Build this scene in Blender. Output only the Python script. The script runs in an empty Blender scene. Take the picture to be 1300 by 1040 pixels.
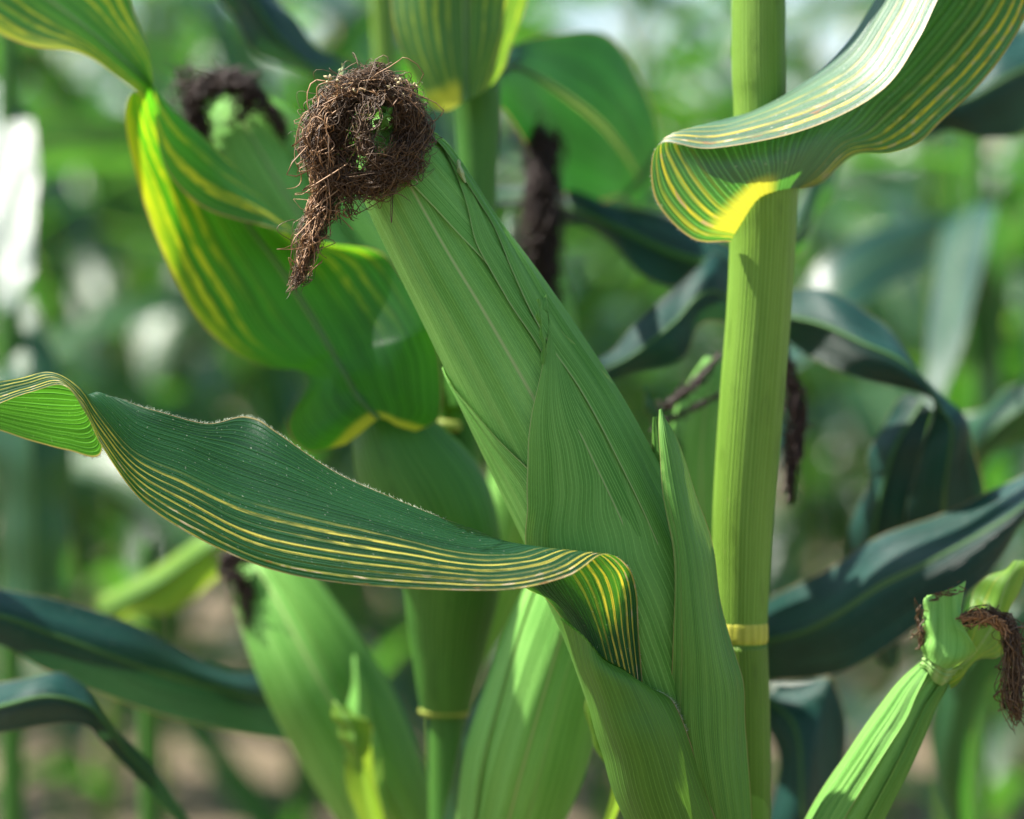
import bpy, math
import numpy as np
from mathutils import Vector, Matrix, Euler

# ------------------------------------------------------------------ camera, sky, sun, exposure
sc = bpy.context.scene
CAM_H, PITCH, LENS = 1.05, 3.0, 90.0
cam_d = bpy.data.cameras.new('camera'); cam = bpy.data.objects.new('camera', cam_d)
sc.collection.objects.link(cam); sc.camera = cam
cam.location = (0, 0, CAM_H); cam.rotation_euler = (math.radians(90 - PITCH), 0, 0)
cam_d.lens = LENS; cam_d.sensor_width = 36; cam_d.clip_start = .02; cam_d.clip_end = 2000
cam_d.dof.use_dof = True; cam_d.dof.focus_distance = .958; cam_d.dof.aperture_fstop = 4.5
cam_d.dof.aperture_blades = 0

SUN_AZ, SUN_EL = -79.0, 57.0      # azimuth from +Y (into the picture) towards +X
w = bpy.data.worlds.new('World'); sc.world = w; w.use_nodes = True
wn = w.node_tree; bgn = wn.nodes['Background']
sky = wn.nodes.new('ShaderNodeTexSky'); sky.sky_type = 'NISHITA'; sky.sun_disc = False
sky.sun_elevation = math.radians(SUN_EL); sky.sun_rotation = math.radians(SUN_AZ)
sky.air_density = 1.0; sky.dust_density = 1.2; sky.ozone_density = 1.0
wn.links.new(sky.outputs[0], bgn.inputs[0]); bgn.inputs[1].default_value = .10
sd = bpy.data.lights.new('sun', 'SUN'); so = bpy.data.objects.new('sun', sd); sc.collection.objects.link(so)
sd.energy = 5.0; sd.angle = math.radians(.55); sd.color = (1, .95, .86)
az, el = math.radians(SUN_AZ), math.radians(SUN_EL)
SUNV = Vector((math.sin(az)*math.cos(el), math.cos(az)*math.cos(el), math.sin(el)))
so.rotation_euler = SUNV.to_track_quat('Z', 'Y').to_euler(); so.location = SUNV * 6
sc.view_settings.view_transform = 'Standard'; sc.view_settings.look = 'None'
sc.view_settings.exposure = 1.35; sc.view_settings.gamma = 1; sc.view_settings.use_curve_mapping = False
sc.render.engine = 'CYCLES'; sc.cycles.use_denoising = True
sc.cycles.max_bounces = 10; sc.cycles.transmission_bounces = 6; sc.cycles.diffuse_bounces = 5
sc.cycles.caustics_reflective = False; sc.cycles.caustics_refractive = False

# ------------------------------------------------------------------ helpers
CM = np.array(Euler((math.radians(90 - PITCH), 0, 0)).to_matrix())
PXS = 36.0 / LENS / 1300.0
def P(a):
    """photo pixel + depth in cm behind (+) / before (-) 1 m  ->  world point; works on arrays (...,3)"""
    a = np.asarray(a, float); d = 1 + a[..., 2] / 100
    c = np.stack([(a[..., 0] - 650) * PXS * d, (520 - a[..., 1]) * PXS * d, -d], -1)
    return c @ CM.T + np.array([0, 0, CAM_H])
def crom(A, n):
    """Catmull-Rom resample along the first axis"""
    A = np.asarray(A, float); S = len(A)
    E = np.concatenate([[2*A[0]-A[1]], A, [2*A[-1]-A[-2]]])
    x = np.linspace(0, S-1, n); i = np.minimum(x.astype(int), S-2); f = x - i
    f = f.reshape((-1,) + (1,)*(A.ndim-1))
    p0, p1, p2, p3 = E[i], E[i+1], E[i+2], E[i+3]
    return .5*((2*p1) + (p2-p0)*f + (2*p0-5*p1+4*p2-p3)*f*f + (3*p1-p0-3*p2+p3)*f**3)
def unit(v): return v / np.maximum(np.linalg.norm(v, axis=-1, keepdims=True), 1e-12)
def link(name, me, mat, parent=None, loc=None):
    o = bpy.data.objects.new(name, me); sc.collection.objects.link(o)
    if mat is not None: me.materials.append(mat)
    if parent is not None: o.parent = parent
    return o
def base_of(parent):
    b = np.zeros(3); q = parent
    while q is not None: b += np.array(q.location); q = q.parent
    return b
def mesh_raw(name, V, F, mat, parent=None, uv=None, smooth=True):
    me = bpy.data.meshes.new(name)
    V = np.asarray(V) - (base_of(parent) if parent is not None else 0)
    me.from_pydata([tuple(v) for v in V], [], [tuple(int(i) for i in f) for f in F])
    if uv is not None:
        l = me.uv_layers.new(name='UVMap'); idx = np.empty(len(me.loops), np.int32)
        me.loops.foreach_get('vertex_index', idx)
        l.data.foreach_set('uv', np.asarray(uv, np.float32)[idx].ravel())
    if smooth: me.polygons.foreach_set('use_smooth', np.ones(len(me.polygons), bool))
    me.update()
    return link(name, me, mat, parent)
def grid_faces(nv, nu, wrap=False):
    i, j = np.meshgrid(np.arange(nv-1), np.arange(nu if wrap else nu-1), indexing='ij')
    j2 = (j+1) % nu
    return np.stack([i*nu+j, i*nu+j2, (i+1)*nu+j2, (i+1)*nu+j], -1).reshape(-1, 4)
def sheet(name, G, mat, parent, v0=0.0):
    nv, nu, _ = G.shape
    mid = G[:, nu//2]; s = np.concatenate([[0], np.cumsum(np.linalg.norm(np.diff(mid, axis=0), axis=1))]) + v0
    U, Vv = np.meshgrid(np.linspace(0, 1, nu), s)
    return mesh_raw(name, G.reshape(-1, 3), grid_faces(nv, nu), mat, parent, np.stack([U.ravel(), Vv.ravel()], -1))
def tube_arrays(C, R, k=6):
    """C (n,3) path, R (n,) radius -> verts, faces (open ends)"""
    T = unit(np.gradient(C, axis=0)); up = np.array([0.13, -.97, .2]); 
    n1 = unit(np.cross(T, up)); n2 = np.cross(T, n1)
    a = np.linspace(0, 2*math.pi, k, endpoint=False)
    V = C[:, None] + R[:, None, None]*(np.cos(a)[None, :, None]*n1[:, None] + np.sin(a)[None, :, None]*n2[:, None])
    return V.reshape(-1, 3), grid_faces(len(C), k, True), k
def tube(name, C, R, mat, parent, k=20):
    C = np.asarray(C, float); R = np.asarray(R, float)
    V, F, k = tube_arrays(C, R, k)
    s = np.concatenate([[0], np.cumsum(np.linalg.norm(np.diff(C, axis=0), axis=1))])
    a = np.abs(np.linspace(-1, 1, k, endpoint=False))
    U, Vv = np.meshgrid(a, s)
    F = [tuple(f) for f in F] + [tuple(range(k))[::-1], tuple(range(len(V)-k, len(V)))]
    return mesh_raw(name, V, F, mat, parent, np.stack([U.ravel(), Vv.ravel()], -1))
def px_tube(name, pts, mat, parent, k=24, n=60):
    """pts: (x, y, depth cm, radius px)"""
    A = crom(pts, n); R = A[:, 3]*PXS*(1 + A[:, 2]/100)
    return tube(name, P(A[:, :3]), R, mat, parent, k)
def strands(name, paths, rad, mat, parent, k=3):
    VV, FF, UV, n = [], [], [], 0
    for C, R in paths:
        V, F, _ = tube_arrays(C, R*rad, k)
        VV.append(V); FF.append(F + n); n += len(V)
        UV.append(np.stack([np.full(len(V), np.random.rand()), np.repeat(np.linspace(0, 1, len(C)), k)], -1))
    o = mesh_raw(name, np.concatenate(VV), np.concatenate(FF), mat, parent, np.concatenate(UV))
    o['kind'] = 'stuff'
    return o
np.random.seed(3)

# ------------------------------------------------------------------ materials
class NT:
    def __init__(s, name):
        s.m = bpy.data.materials.new(name); s.m.use_nodes = True; s.t = s.m.node_tree; s.t.nodes.clear()
        s.out = s.t.nodes.new('ShaderNodeOutputMaterial')
    def n(s, ty, ins=None, **kw):
        nd = s.t.nodes.new(ty)
        for k_, v in kw.items(): setattr(nd, k_, v)
        for k_, v in (ins or {}).items():
            if isinstance(v, bpy.types.NodeSocket): s.t.links.new(v, nd.inputs[k_])
            else: nd.inputs[k_].default_value = v
        return nd
    def m_(s, op, a, b=0.0, c=0.0, clamp=False):
        nd = s.n('ShaderNodeMath', {0: a, 1: b, 2: c}, operation=op, use_clamp=clamp); return nd.outputs[0]
    def ss(s, x, lo, hi):
        return s.n('ShaderNodeMapRange', {0: x, 1: lo, 2: hi, 3: 0.0, 4: 1.0}, interpolation_type='SMOOTHSTEP').outputs[0]
    def mix(s, f, a, b, ty='MIX'):
        nd = s.n('ShaderNodeMix', data_type='RGBA', blend_type=ty)
        for i, v in ((0, f), (6, a), (7, b)):
            if isinstance(v, bpy.types.NodeSocket): s.t.links.new(v, nd.inputs[i])
            else: nd.inputs[i].default_value = v if i == 0 else (*v, 1)
        return nd.outputs[2]
    def noise(s, x, y, z=0.0, scale=1.0, detail=2.0):
        c = s.n('ShaderNodeCombineXYZ', {0: x, 1: y, 2: z}).outputs[0]
        return s.n('ShaderNodeTexNoise', {'Vector': c, 'Scale': scale, 'Detail': detail}).outputs[0]

def leaf_mat(name, dark, light, trans, ns=0, e0=.45, stripe=(.62, .50, .05), stripe_t=(.95, .80, .04), amt=1.0,
             nv=46, tfac=.4, rough=.42, base_y=0.0, spots=False, midrib=.035, seed=0., vein=.3, margin=True, bump=.35,
             side=0, base_u=None, edge_y=0.0, spec=.32, mcol=(.34, .27, .12), duty=.15, v0=0.0, specks=0.0):
    t = NT(name)
    uv = t.n('ShaderNodeUVMap'); sp = t.n('ShaderNodeSeparateXYZ', {0: uv.outputs[0]})
    u, v = sp.outputs[0], sp.outputs[1]
    rnd = t.n('ShaderNodeObjectInfo').outputs['Random']
    rs = t.m_('ADD', t.m_('MULTIPLY', rnd, 37.0), seed)
    e = t.m_('ABSOLUTE', t.m_('MULTIPLY_ADD', u, 2.0, -1.0))
    streak = t.noise(t.m_('MULTIPLY', u, 75.0), t.m_('MULTIPLY', v, 5.0), rs, 1, 3)
    big = t.noise(t.m_('MULTIPLY', u, 4.0), t.m_('MULTIPLY', v, 14.0), rs, 1, 3)
    fine = t.noise(t.m_('MULTIPLY', u, 160.0), t.m_('MULTIPLY', v, 700.0), rs, 1, 2)
    band = t.noise(t.m_('MULTIPLY', u, 22.0), t.m_('MULTIPLY', v, 2.5), rs, 1, 2)
    streak = t.m_('ADD', t.m_('MULTIPLY', streak, .5), t.m_('MULTIPLY', band, .5))
    tone = t.m_('ADD', t.m_('MULTIPLY', streak, .55), t.m_('ADD', t.m_('MULTIPLY', big, .4), t.m_('MULTIPLY', fine, .12)))
    tone = t.ss(tone, .36, .70)
    col = t.mix(tone, dark, light)
    tr = t.mix(tone, tuple(c*.42 for c in trans), trans)
    uw = t.m_('ADD', u, t.m_('MULTIPLY', t.noise(t.m_('MULTIPLY', u, 9.0), t.m_('MULTIPLY', v, 3.0), rs, 1, 2), .06))
    wav = t.m_('SINE', t.m_('MULTIPLY', uw, 2*math.pi*nv))
    line = t.m_('POWER', t.m_('MULTIPLY_ADD', wav, .5, .5), 9.0)
    pale = tuple(min(1, c*1.6 + .015) for c in light)
    col = t.mix(t.m_('MULTIPLY', line, vein), col, pale)
    tr = t.mix(t.m_('MULTIPLY', line, vein*1.3, clamp=True), tr, tuple(min(1, c*2.2+.08) for c in trans))
    if ns:
        wob = t.noise(t.m_('MULTIPLY', u, 3.0), t.m_('MULTIPLY', v, 12.0), rs, 1, 2)
        ph = t.m_('MULTIPLY', t.m_('ADD', u, t.m_('MULTIPLY', wob, .022)), 2*math.pi*ns)
        st = t.ss(t.m_('ADD', t.m_('SINE', ph), t.m_('MULTIPLY_ADD', t.noise(t.m_('MULTIPLY', u, ns*2.0), t.m_('MULTIPLY', v, 60.0), rs, 1, 2), 1.2, -.6)), duty, duty+.6)
        al = t.ss(t.noise(t.m_('MULTIPLY', u, ns*1.0), t.m_('MULTIPLY', v, 9.0), rs, 1, 3), .30, .60)
        gr = t.ss(t.noise(t.m_('MULTIPLY', u, ns*4.0), t.m_('MULTIPLY', v, 120.0), rs, 1, 3), .34, .60)
        msk = t.m_('MULTIPLY', t.ss(e, e0, min(1.05, e0+.42)), t.m_('MULTIPLY', st, t.m_('MULTIPLY', al, t.m_('MULTIPLY_ADD', gr, .75, .25))))
        if v0: msk = t.m_('MULTIPLY', msk, t.ss(v, v0*.5, v0*1.5))
        if side: msk = t.m_('MULTIPLY', msk, t.ss(u, .52, .45) if side < 0 else t.ss(u, .48, .55))
        msk = t.m_('MULTIPLY', msk, amt, clamp=True)
        col = t.mix(msk, col, stripe); tr = t.mix(msk, tr, stripe_t)
        if spots:
            sn = t.noise(t.m_('MULTIPLY', u, ns*1.6), t.m_('MULTIPLY', v, 190.0), rs, 1, 1)
            sm = t.m_('MULTIPLY', t.ss(sn, .56, .64), t.m_('MULTIPLY', t.ss(msk, .25, .6), t.ss(e, .55, .8)))
            col = t.mix(sm, col, (.74, .60, .36)); tr = t.mix(sm, tr, (.5, .36, .12))
            sn2 = t.noise(t.m_('MULTIPLY', u, ns*1.3), t.m_('MULTIPLY', v, 90.0), t.m_('ADD', rs, 5.0), 1, 2)
            sm2 = t.m_('MULTIPLY', t.ss(sn2, .63, .70), t.ss(e, .72, .9))
            if side: sm2 = t.m_('MULTIPLY', sm2, t.ss(u, .5, .4) if side < 0 else t.ss(u, .5, .6))
            col = t.mix(sm2, col, (.30, .13, .045))
    if edge_y:
        en = t.ss(t.noise(t.m_('MULTIPLY', u, 6.0), t.m_('MULTIPLY', v, 14.0), rs, 1, 3), .25, .6)
        em = t.m_('MULTIPLY', t.m_('MULTIPLY', t.ss(e, 1-edge_y, 1-edge_y*.3), t.m_('MULTIPLY', en, t.ss(u, .55, .45))), .85)
        if v0: em = t.m_('MULTIPLY', em, t.ss(v, v0*.5, v0*1.3))
        col = t.mix(em, col, stripe); tr = t.mix(em, tr, stripe_t)
    if specks:
        sk = t.m_('MULTIPLY', t.ss(t.noise(t.m_('MULTIPLY', u, 55.0), t.m_('MULTIPLY', v, 900.0), t.m_('ADD', rs, 2.0), 1, 0), .78, .82), specks)
        col = t.mix(sk, col, (.62, .64, .50))
    if midrib:
        mr = t.ss(e, midrib*1.5, midrib*.7)
        col = t.mix(t.m_('MULTIPLY', mr, .8), col, (.30, .42, .16)); tr = t.mix(mr, tr, (.35, .50, .08))
    if margin:
        ed = t.ss(e, .975, .995)
        col = t.mix(t.m_('MULTIPLY', ed, .8), col, mcol); tr = t.mix(ed, tr, (.5, .35, .1))
    if base_y:
        wob2 = t.noise(t.m_('MULTIPLY', u, 5.0), t.m_('MULTIPLY', v, 30.0), rs, 1, 2)
        by = t.m_('MULTIPLY', t.ss(t.m_('ADD', v, t.m_('MULTIPLY', wob2, base_y*.5)), base_y*1.35, base_y*.75), .92)
        if base_u: by = t.m_('MULTIPLY', by, t.m_('MULTIPLY', t.ss(u, base_u[0]-.06, base_u[0]+.06), t.ss(u, base_u[1]+.05, base_u[1]-.05)))
        col = t.mix(by, col, (.60, .62, .06)); tr = t.mix(by, tr, (.72, .68, .04))
    hgt = t.m_('ADD', t.m_('MULTIPLY', line, .6), t.m_('ADD', t.m_('MULTIPLY', streak, .8), t.m_('MULTIPLY', fine, .25)))
    bp = t.n('ShaderNodeBump', {'Strength': bump, 'Distance': .0012, 'Height': hgt})
    rg = t.m_('MULTIPLY_ADD', fine, .14, rough - .07)
    pr = t.n('ShaderNodeBsdfPrincipled', {'Base Color': col, 'Roughness': rg, 'Normal': bp.outputs[0], 'Specular IOR Level': spec})
    tl = t.n('ShaderNodeBsdfTranslucent', {'Color': tr, 'Normal': bp.outputs[0]})
    mx = t.n('ShaderNodeMixShader', {0: tfac, 1: pr.outputs[0], 2: tl.outputs[0]})
    t.t.links.new(mx.outputs[0], t.out.inputs[0])
    return t.m

LD, LL, LT = (.010, .054, .026), (.028, .112, .044), (.10, .36, .012)
M_A1 = leaf_mat('leaf_striped', (.022, .085, .042), (.085, .21, .100), (.080, .32, .012), ns=21, e0=.45, specks=.5, amt=1.3, nv=46, base_y=.0085, base_u=(.52, .92), spots=True, vein=.55, midrib=0, rough=.48, spec=1.0)  # collar is yellowish; base_u paints the yellow only where sun strikes it
M_A2 = leaf_mat('leaf_striped_waxy', (.004, .030, .016), (.011, .066, .033), LT, spec=.18, stripe=(.50, .46, .09), ns=15, e0=-.10, specks=.3, nv=38, spots=True, vein=.38, midrib=.0, rough=.42, seed=4., amt=1.5, side=-1, duty=.30, bump=.6)
M_B1 = leaf_mat('leaf_yellow_margin', (.012, .052, .022), (.028, .098, .036), (.15, .62, .010), ns=11, e0=.18, nv=40, v0=.07, base_y=.005, stripe=(.38, .44, .04), stripe_t=(.85, .88, .02), midrib=.028, seed=9., amt=1.1, edge_y=.20, duty=0., spec=.2, tfac=.62)
M_B2 = leaf_mat('leaf_yellow_streaked', (.03, .10, .035), (.07, .18, .05), (.20, .46, .02), ns=13, e0=.0, nv=40, base_y=.012, base_u=(.0, .42), stripe=(.26, .36, .05), stripe_t=(.6, .7, .04), midrib=.04, seed=2., amt=1.15)
M_LF = leaf_mat('leaf_green', LD, LL, (.07, .30, .012), nv=40, midrib=.04, vein=.18, rough=.35, spec=.6)
M_LB = leaf_mat('leaf_blue_green', (.004, .031, .025), (.018, .085, .066), (.02, .11, .02), nv=34, midrib=.04, vein=.22, rough=.40, tfac=.22, spec=.32, bump=.7, specks=.3)
M_LY = leaf_mat('leaf_young_and_sunlit', (.08, .20, .025), (.16, .34, .04), (.32, .58, .03), nv=24, midrib=.03, vein=.3, ns=9, e0=.2, amt=.4)  # young tissue; its lighter colour also paints the sun on the slanting leaf
M_BG = leaf_mat('leaf_field', (.008, .048, .021), (.040, .145, .048), (.09, .37, .015), nv=30, midrib=.05, vein=.2, rough=.36, spec=.9, tfac=.42)
M_BG2 = leaf_mat('leaf_field_bluish', (.007, .042, .029), (.033, .115, .070), (.06, .27, .022), nv=30, midrib=.05, vein=.2, rough=.34, spec=1.0, tfac=.35)
M_LS = leaf_mat('leaf_green_shaded', LD, LL, (.02, .15, .008), nv=40, midrib=.04, vein=.2, rough=.4, spec=.3)  # shaded copy of the plain green leaf; shade put into its dimmer translucent colour
PALE = (.42, .54, .20)
M_HUSK = leaf_mat('husk', (.105, .335, .045), (.270, .565, .130), (.26, .46, .05), nv=64, tfac=.22, rough=.50, midrib=0, vein=.35, margin=True, mcol=PALE, bump=.45, seed=1., spec=.2)
M_HUSKO = leaf_mat('husk_outer', (.068, .240, .028), (.190, .430, .086), (.28, .46, .05), nv=58, tfac=.24, rough=.50, midrib=0, vein=.38, margin=True, mcol=PALE, bump=.34, ns=0, seed=6., spec=.2)
M_HUSKR = leaf_mat('husk_side', (.064, .205, .030), (.155, .355, .066), (.26, .42, .05), nv=40, tfac=.22, rough=.5, midrib=0, vein=.38, margin=True, mcol=(.30, .22, .09), bump=.5, ns=9, e0=.5, stripe=(.30, .26, .10), stripe_t=(.4, .3, .1), amt=.35, seed=8., spec=.2)
M_SHEATH = leaf_mat('sheath', (.048, .150, .014), (.095, .235, .026), (.18, .40, .03), nv=30, tfac=.2, rough=.5, midrib=0, vein=.3, seed=3., margin=True)

def stalk_mat(name, dark, light, ribs=26):
    t = NT(name)
    uv = t.n('ShaderNodeUVMap'); sp = t.n('ShaderNodeSeparateXYZ', {0: uv.outputs[0]}); u, v = sp.outputs[0], sp.outputs[1]
    st = t.noise(t.m_('MULTIPLY', u, 60.0), t.m_('MULTIPLY', v, 6.0), .0, 1, 3)
    big = t.noise(t.m_('MULTIPLY', u, 3.0), t.m_('MULTIPLY', v, 16.0), 3.0, 1, 3)
    pim = t.noise(t.m_('MULTIPLY', u, 120.0), t.m_('MULTIPLY', v, 900.0), 1.0, 1, 2)
    rib = t.m_('MULTIPLY_ADD', t.m_('SINE', t.m_('MULTIPLY', t.m_('ADD', u, t.m_('MULTIPLY', t.noise(t.m_('MULTIPLY', u, 12.0), t.m_('MULTIPLY', v, 3.0), 5.0, 1, 2), .05)), 2*math.pi*ribs)), .5, .5)
    tone = t.ss(t.m_('ADD', t.m_('MULTIPLY', st, .45), t.m_('ADD', t.m_('MULTIPLY', big, .35), t.m_('MULTIPLY', rib, .2))), .3, .72)
    col = t.mix(tone, dark, light)
    flk = t.ss(t.noise(t.m_('MULTIPLY', u, 40.0), t.m_('MULTIPLY', v, 160.0), 8.0, 1, 2), .72, .78)
    col = t.mix(t.m_('MULTIPLY', flk, .5), col, (.42, .36, .14))
    stn = t.ss(t.noise(t.m_('MULTIPLY', u, 7.0), t.m_('MULTIPLY', v, 40.0), 12.0, 1, 5), .56, .70)
    col = t.mix(t.m_('MULTIPLY', stn, .35), col, tuple(c*.55 for c in dark))
    h = t.m_('ADD', t.m_('MULTIPLY', rib, .7), t.m_('ADD', t.m_('MULTIPLY', pim, .7), t.m_('MULTIPLY', st, .6)))
    bp = t.n('ShaderNodeBump', {'Strength': .5, 'Distance': .0008, 'Height': h})
    pr = t.n('ShaderNodeBsdfPrincipled', {'Base Color': col, 'Roughness': .5, 'Normal': bp.outputs[0], 'Specular IOR Level': .25})
    t.t.links.new(pr.outputs[0], t.out.inputs[0]); return t.m
M_STALK = stalk_mat('stalk', (.110, .225, .016), (.205, .355, .050))
M_STALKB = stalk_mat('stalk_darker', (.038, .140, .016), (.080, .220, .034))
M_STALKO = stalk_mat('stalk_olive', (.085, .17, .013), (.14, .24, .025))
M_MID = stalk_mat('leaf_midrib', (.05, .14, .035), (.08, .20, .05), 6)
M_NODE = stalk_mat('node_band', (.40, .40, .045), (.52, .50, .075), 10)
M_NODEB = stalk_mat('node_greenish', (.24, .30, .04), (.34, .38, .07), 10)
M_NECK = stalk_mat('husk_neck', (.13, .31, .055), (.29, .46, .15), 4)
M_COLLAR = stalk_mat('pale_collar', (.30, .42, .14), (.48, .55, .28), 5)
def silk_mat(name, a, b, c):
    t = NT(name)
    uv = t.n('ShaderNodeUVMap'); sp = t.n('ShaderNodeSeparateXYZ', {0: uv.outputs[0]})
    n = t.noise(t.m_('MULTIPLY', sp.outputs[0], 90.0), t.m_('MULTIPLY', sp.outputs[1], 9.0), 0., 1, 2)
    col = t.mix(t.ss(n, .30, .58), a, b); col = t.mix(t.ss(n, .58, .78), col, c)
    pr = t.n('ShaderNodeBsdfPrincipled', {'Base Color': col, 'Roughness': .55})
    t.t.links.new(pr.outputs[0], t.out.inputs[0]); return t.m
M_SILK = silk_mat('silk_brown', (.040, .021, .009), (.112, .060, .022), (.29, .175, .070))
M_SILKD = silk_mat('silk_dark', (.018, .008, .006), (.038, .017, .011), (.085, .038, .022))
M_SILKL = silk_mat('silk_light', (.16, .075, .03), (.30, .16, .065), (.50, .32, .15))
def plain(name, c, r=.6):
    t = NT(name)
    g = t.n('ShaderNodeNewGeometry').outputs['Position']
    n = t.n('ShaderNodeTexNoise', {'Vector': g, 'Scale': 300.0}).outputs[0]
    col = t.mix(n, tuple(x*.75 for x in c), tuple(min(1, x*1.2) for x in c))
    pr = t.n('ShaderNodeBsdfPrincipled', {'Base Color': col, 'Roughness': r}); t.t.links.new(pr.outputs[0], t.out.inputs[0]); return t.m
M_HAIR = plain('leaf_hair', (.50, .56, .42)); M_CREAM = plain('cream_bits', (.46, .37, .18)); M_DRY = plain('dry_tissue', (.28, .16, .07))
M_TASSEL = plain('tassel', (.42, .36, .14))
def soil():
    t = NT('soil'); g = t.n('ShaderNodeNewGeometry').outputs['Position']
    n1 = t.n('ShaderNodeTexNoise', {'Vector': g, 'Scale': 5.0, 'Detail': 8.0}).outputs[0]
    n2 = t.n('ShaderNodeTexNoise', {'Vector': g, 'Scale': 60.0, 'Detail': 4.0}).outputs[0]
    col = t.mix(t.ss(n1, .35, .65), (.09, .070, .040), (.20, .155, .095)); col = t.mix(t.m_('MULTIPLY', n2, .5), col, (.17, .12, .075))
    bp = t.n('ShaderNodeBump', {'Strength': .8, 'Distance': .03, 'Height': t.m_('ADD', n1, t.m_('MULTIPLY', n2, .3))})
    pr = t.n('ShaderNodeBsdfPrincipled', {'Base Color': col, 'Roughness': .95, 'Normal': bp.outputs[0]})
    t.t.links.new(pr.outputs[0], t.out.inputs[0]); return t.m
M_SOIL = soil()

# ------------------------------------------------------------------ ground
def ground():
    xs = np.concatenate([np.linspace(-600, -14, 12), np.linspace(-12, 12, 121), np.linspace(14, 600, 12)])
    ys = np.concatenate([np.linspace(-300, -5, 10), np.linspace(-4, 18, 111), np.linspace(20, 900, 16)])
    X, Y = np.meshgrid(xs, ys)
    r = np.random.RandomState(1); Z = np.zeros_like(X)
    for k in range(14):
        a, b, c, s = r.uniform(-9, 9), r.uniform(-9, 9), r.uniform(0, 6), r.uniform(.002, .009)
        Z += s*np.sin(a*X + b*Y + c)
    Z = np.clip(Z, -.05, .0)
    V = np.stack([X, Y, Z], -1).reshape(-1, 3)
    o = mesh_raw('ground', V, grid_faces(len(ys), len(xs)), M_SOIL); o['kind'] = 'structure'
ground()

# ------------------------------------------------------------------ plant pieces
def plant_root(x_px, y_px, depth, label, group=None):
    p = P((x_px, y_px, depth)); o = bpy.data.objects.new('corn_plant', None); sc.collection.objects.link(o)
    o.location = (p[0], p[1], 0); o.empty_display_size = .1
    o['label'] = label; o['category'] = 'corn plant'
    if group: o['group'] = group
    return o
def add_noise(G, amp, seed):
    r = np.random.RandomState(seed); nv, nu, _ = G.shape
    a, b = np.meshgrid(np.linspace(0, 1, nu), np.linspace(0, 1, nv)); D = np.zeros((nv, nu))
    for k in range(7):
        D += np.sin(r.uniform(-7, 7)*a + r.uniform(4, 26)*b + r.uniform(0, 6.3)) * r.uniform(.3, 1)
    N = unit(np.cross(np.gradient(G, axis=0), np.gradient(G, axis=1)))
    return G + N*(D*amp*(.35 + np.abs(2*a-1)))[..., None]
def px_leaf(name, st, mat, parent, nv=120, nu=33, noise=.0004, seed=0, midrib=0, ribs=0):
    A = np.array(st, float)                       # (S,K,3) photo px + depth
    G = crom(P(A), nv); G = crom(G.transpose(1, 0, 2), nu).transpose(1, 0, 2)
    if noise: G = add_noise(G, noise, seed)
    if ribs:
        N = unit(np.cross(np.gradient(G, axis=0), np.gradient(G, axis=1)))
        G = G + N*(.00012*np.cos(np.linspace(0, 1, nu)*2*math.pi*ribs))[None, :, None]
    o = sheet(name, G, mat, parent)
    if midrib:
        C = G[:, nu//2]; tp = np.linspace(1, .35, nv)*midrib
        tube('midrib', C, tp, M_STALKB if midrib > .002 else M_MID, o, 8)
    return o, G
def hairs(parent, C, N, n, length, seed, rad=.000045):
    r = np.random.RandomState(seed); V = []; F = []
    T = unit(np.gradient(C, axis=0))
    for k in range(n):
        i = r.randint(1, len(C)-1); f = r.rand(); p = C[i]*(1-f) + C[i-1]*f
        d = unit(N[i] + .5*r.normal(size=3)); q = p + d*length*r.uniform(.5, 1.2)
        s = unit(np.cross(d, T[i]))*rad; b = len(V); t2 = T[i]*rad
        V += [p+s, p-s*.5+t2, p-s*.5-t2, q]; F += [(b, b+1, b+3), (b+1, b+2, b+3), (b+2, b, b+3)]
    o = mesh_raw('hair', V, F, M_HAIR, parent); o['kind'] = 'stuff'

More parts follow.
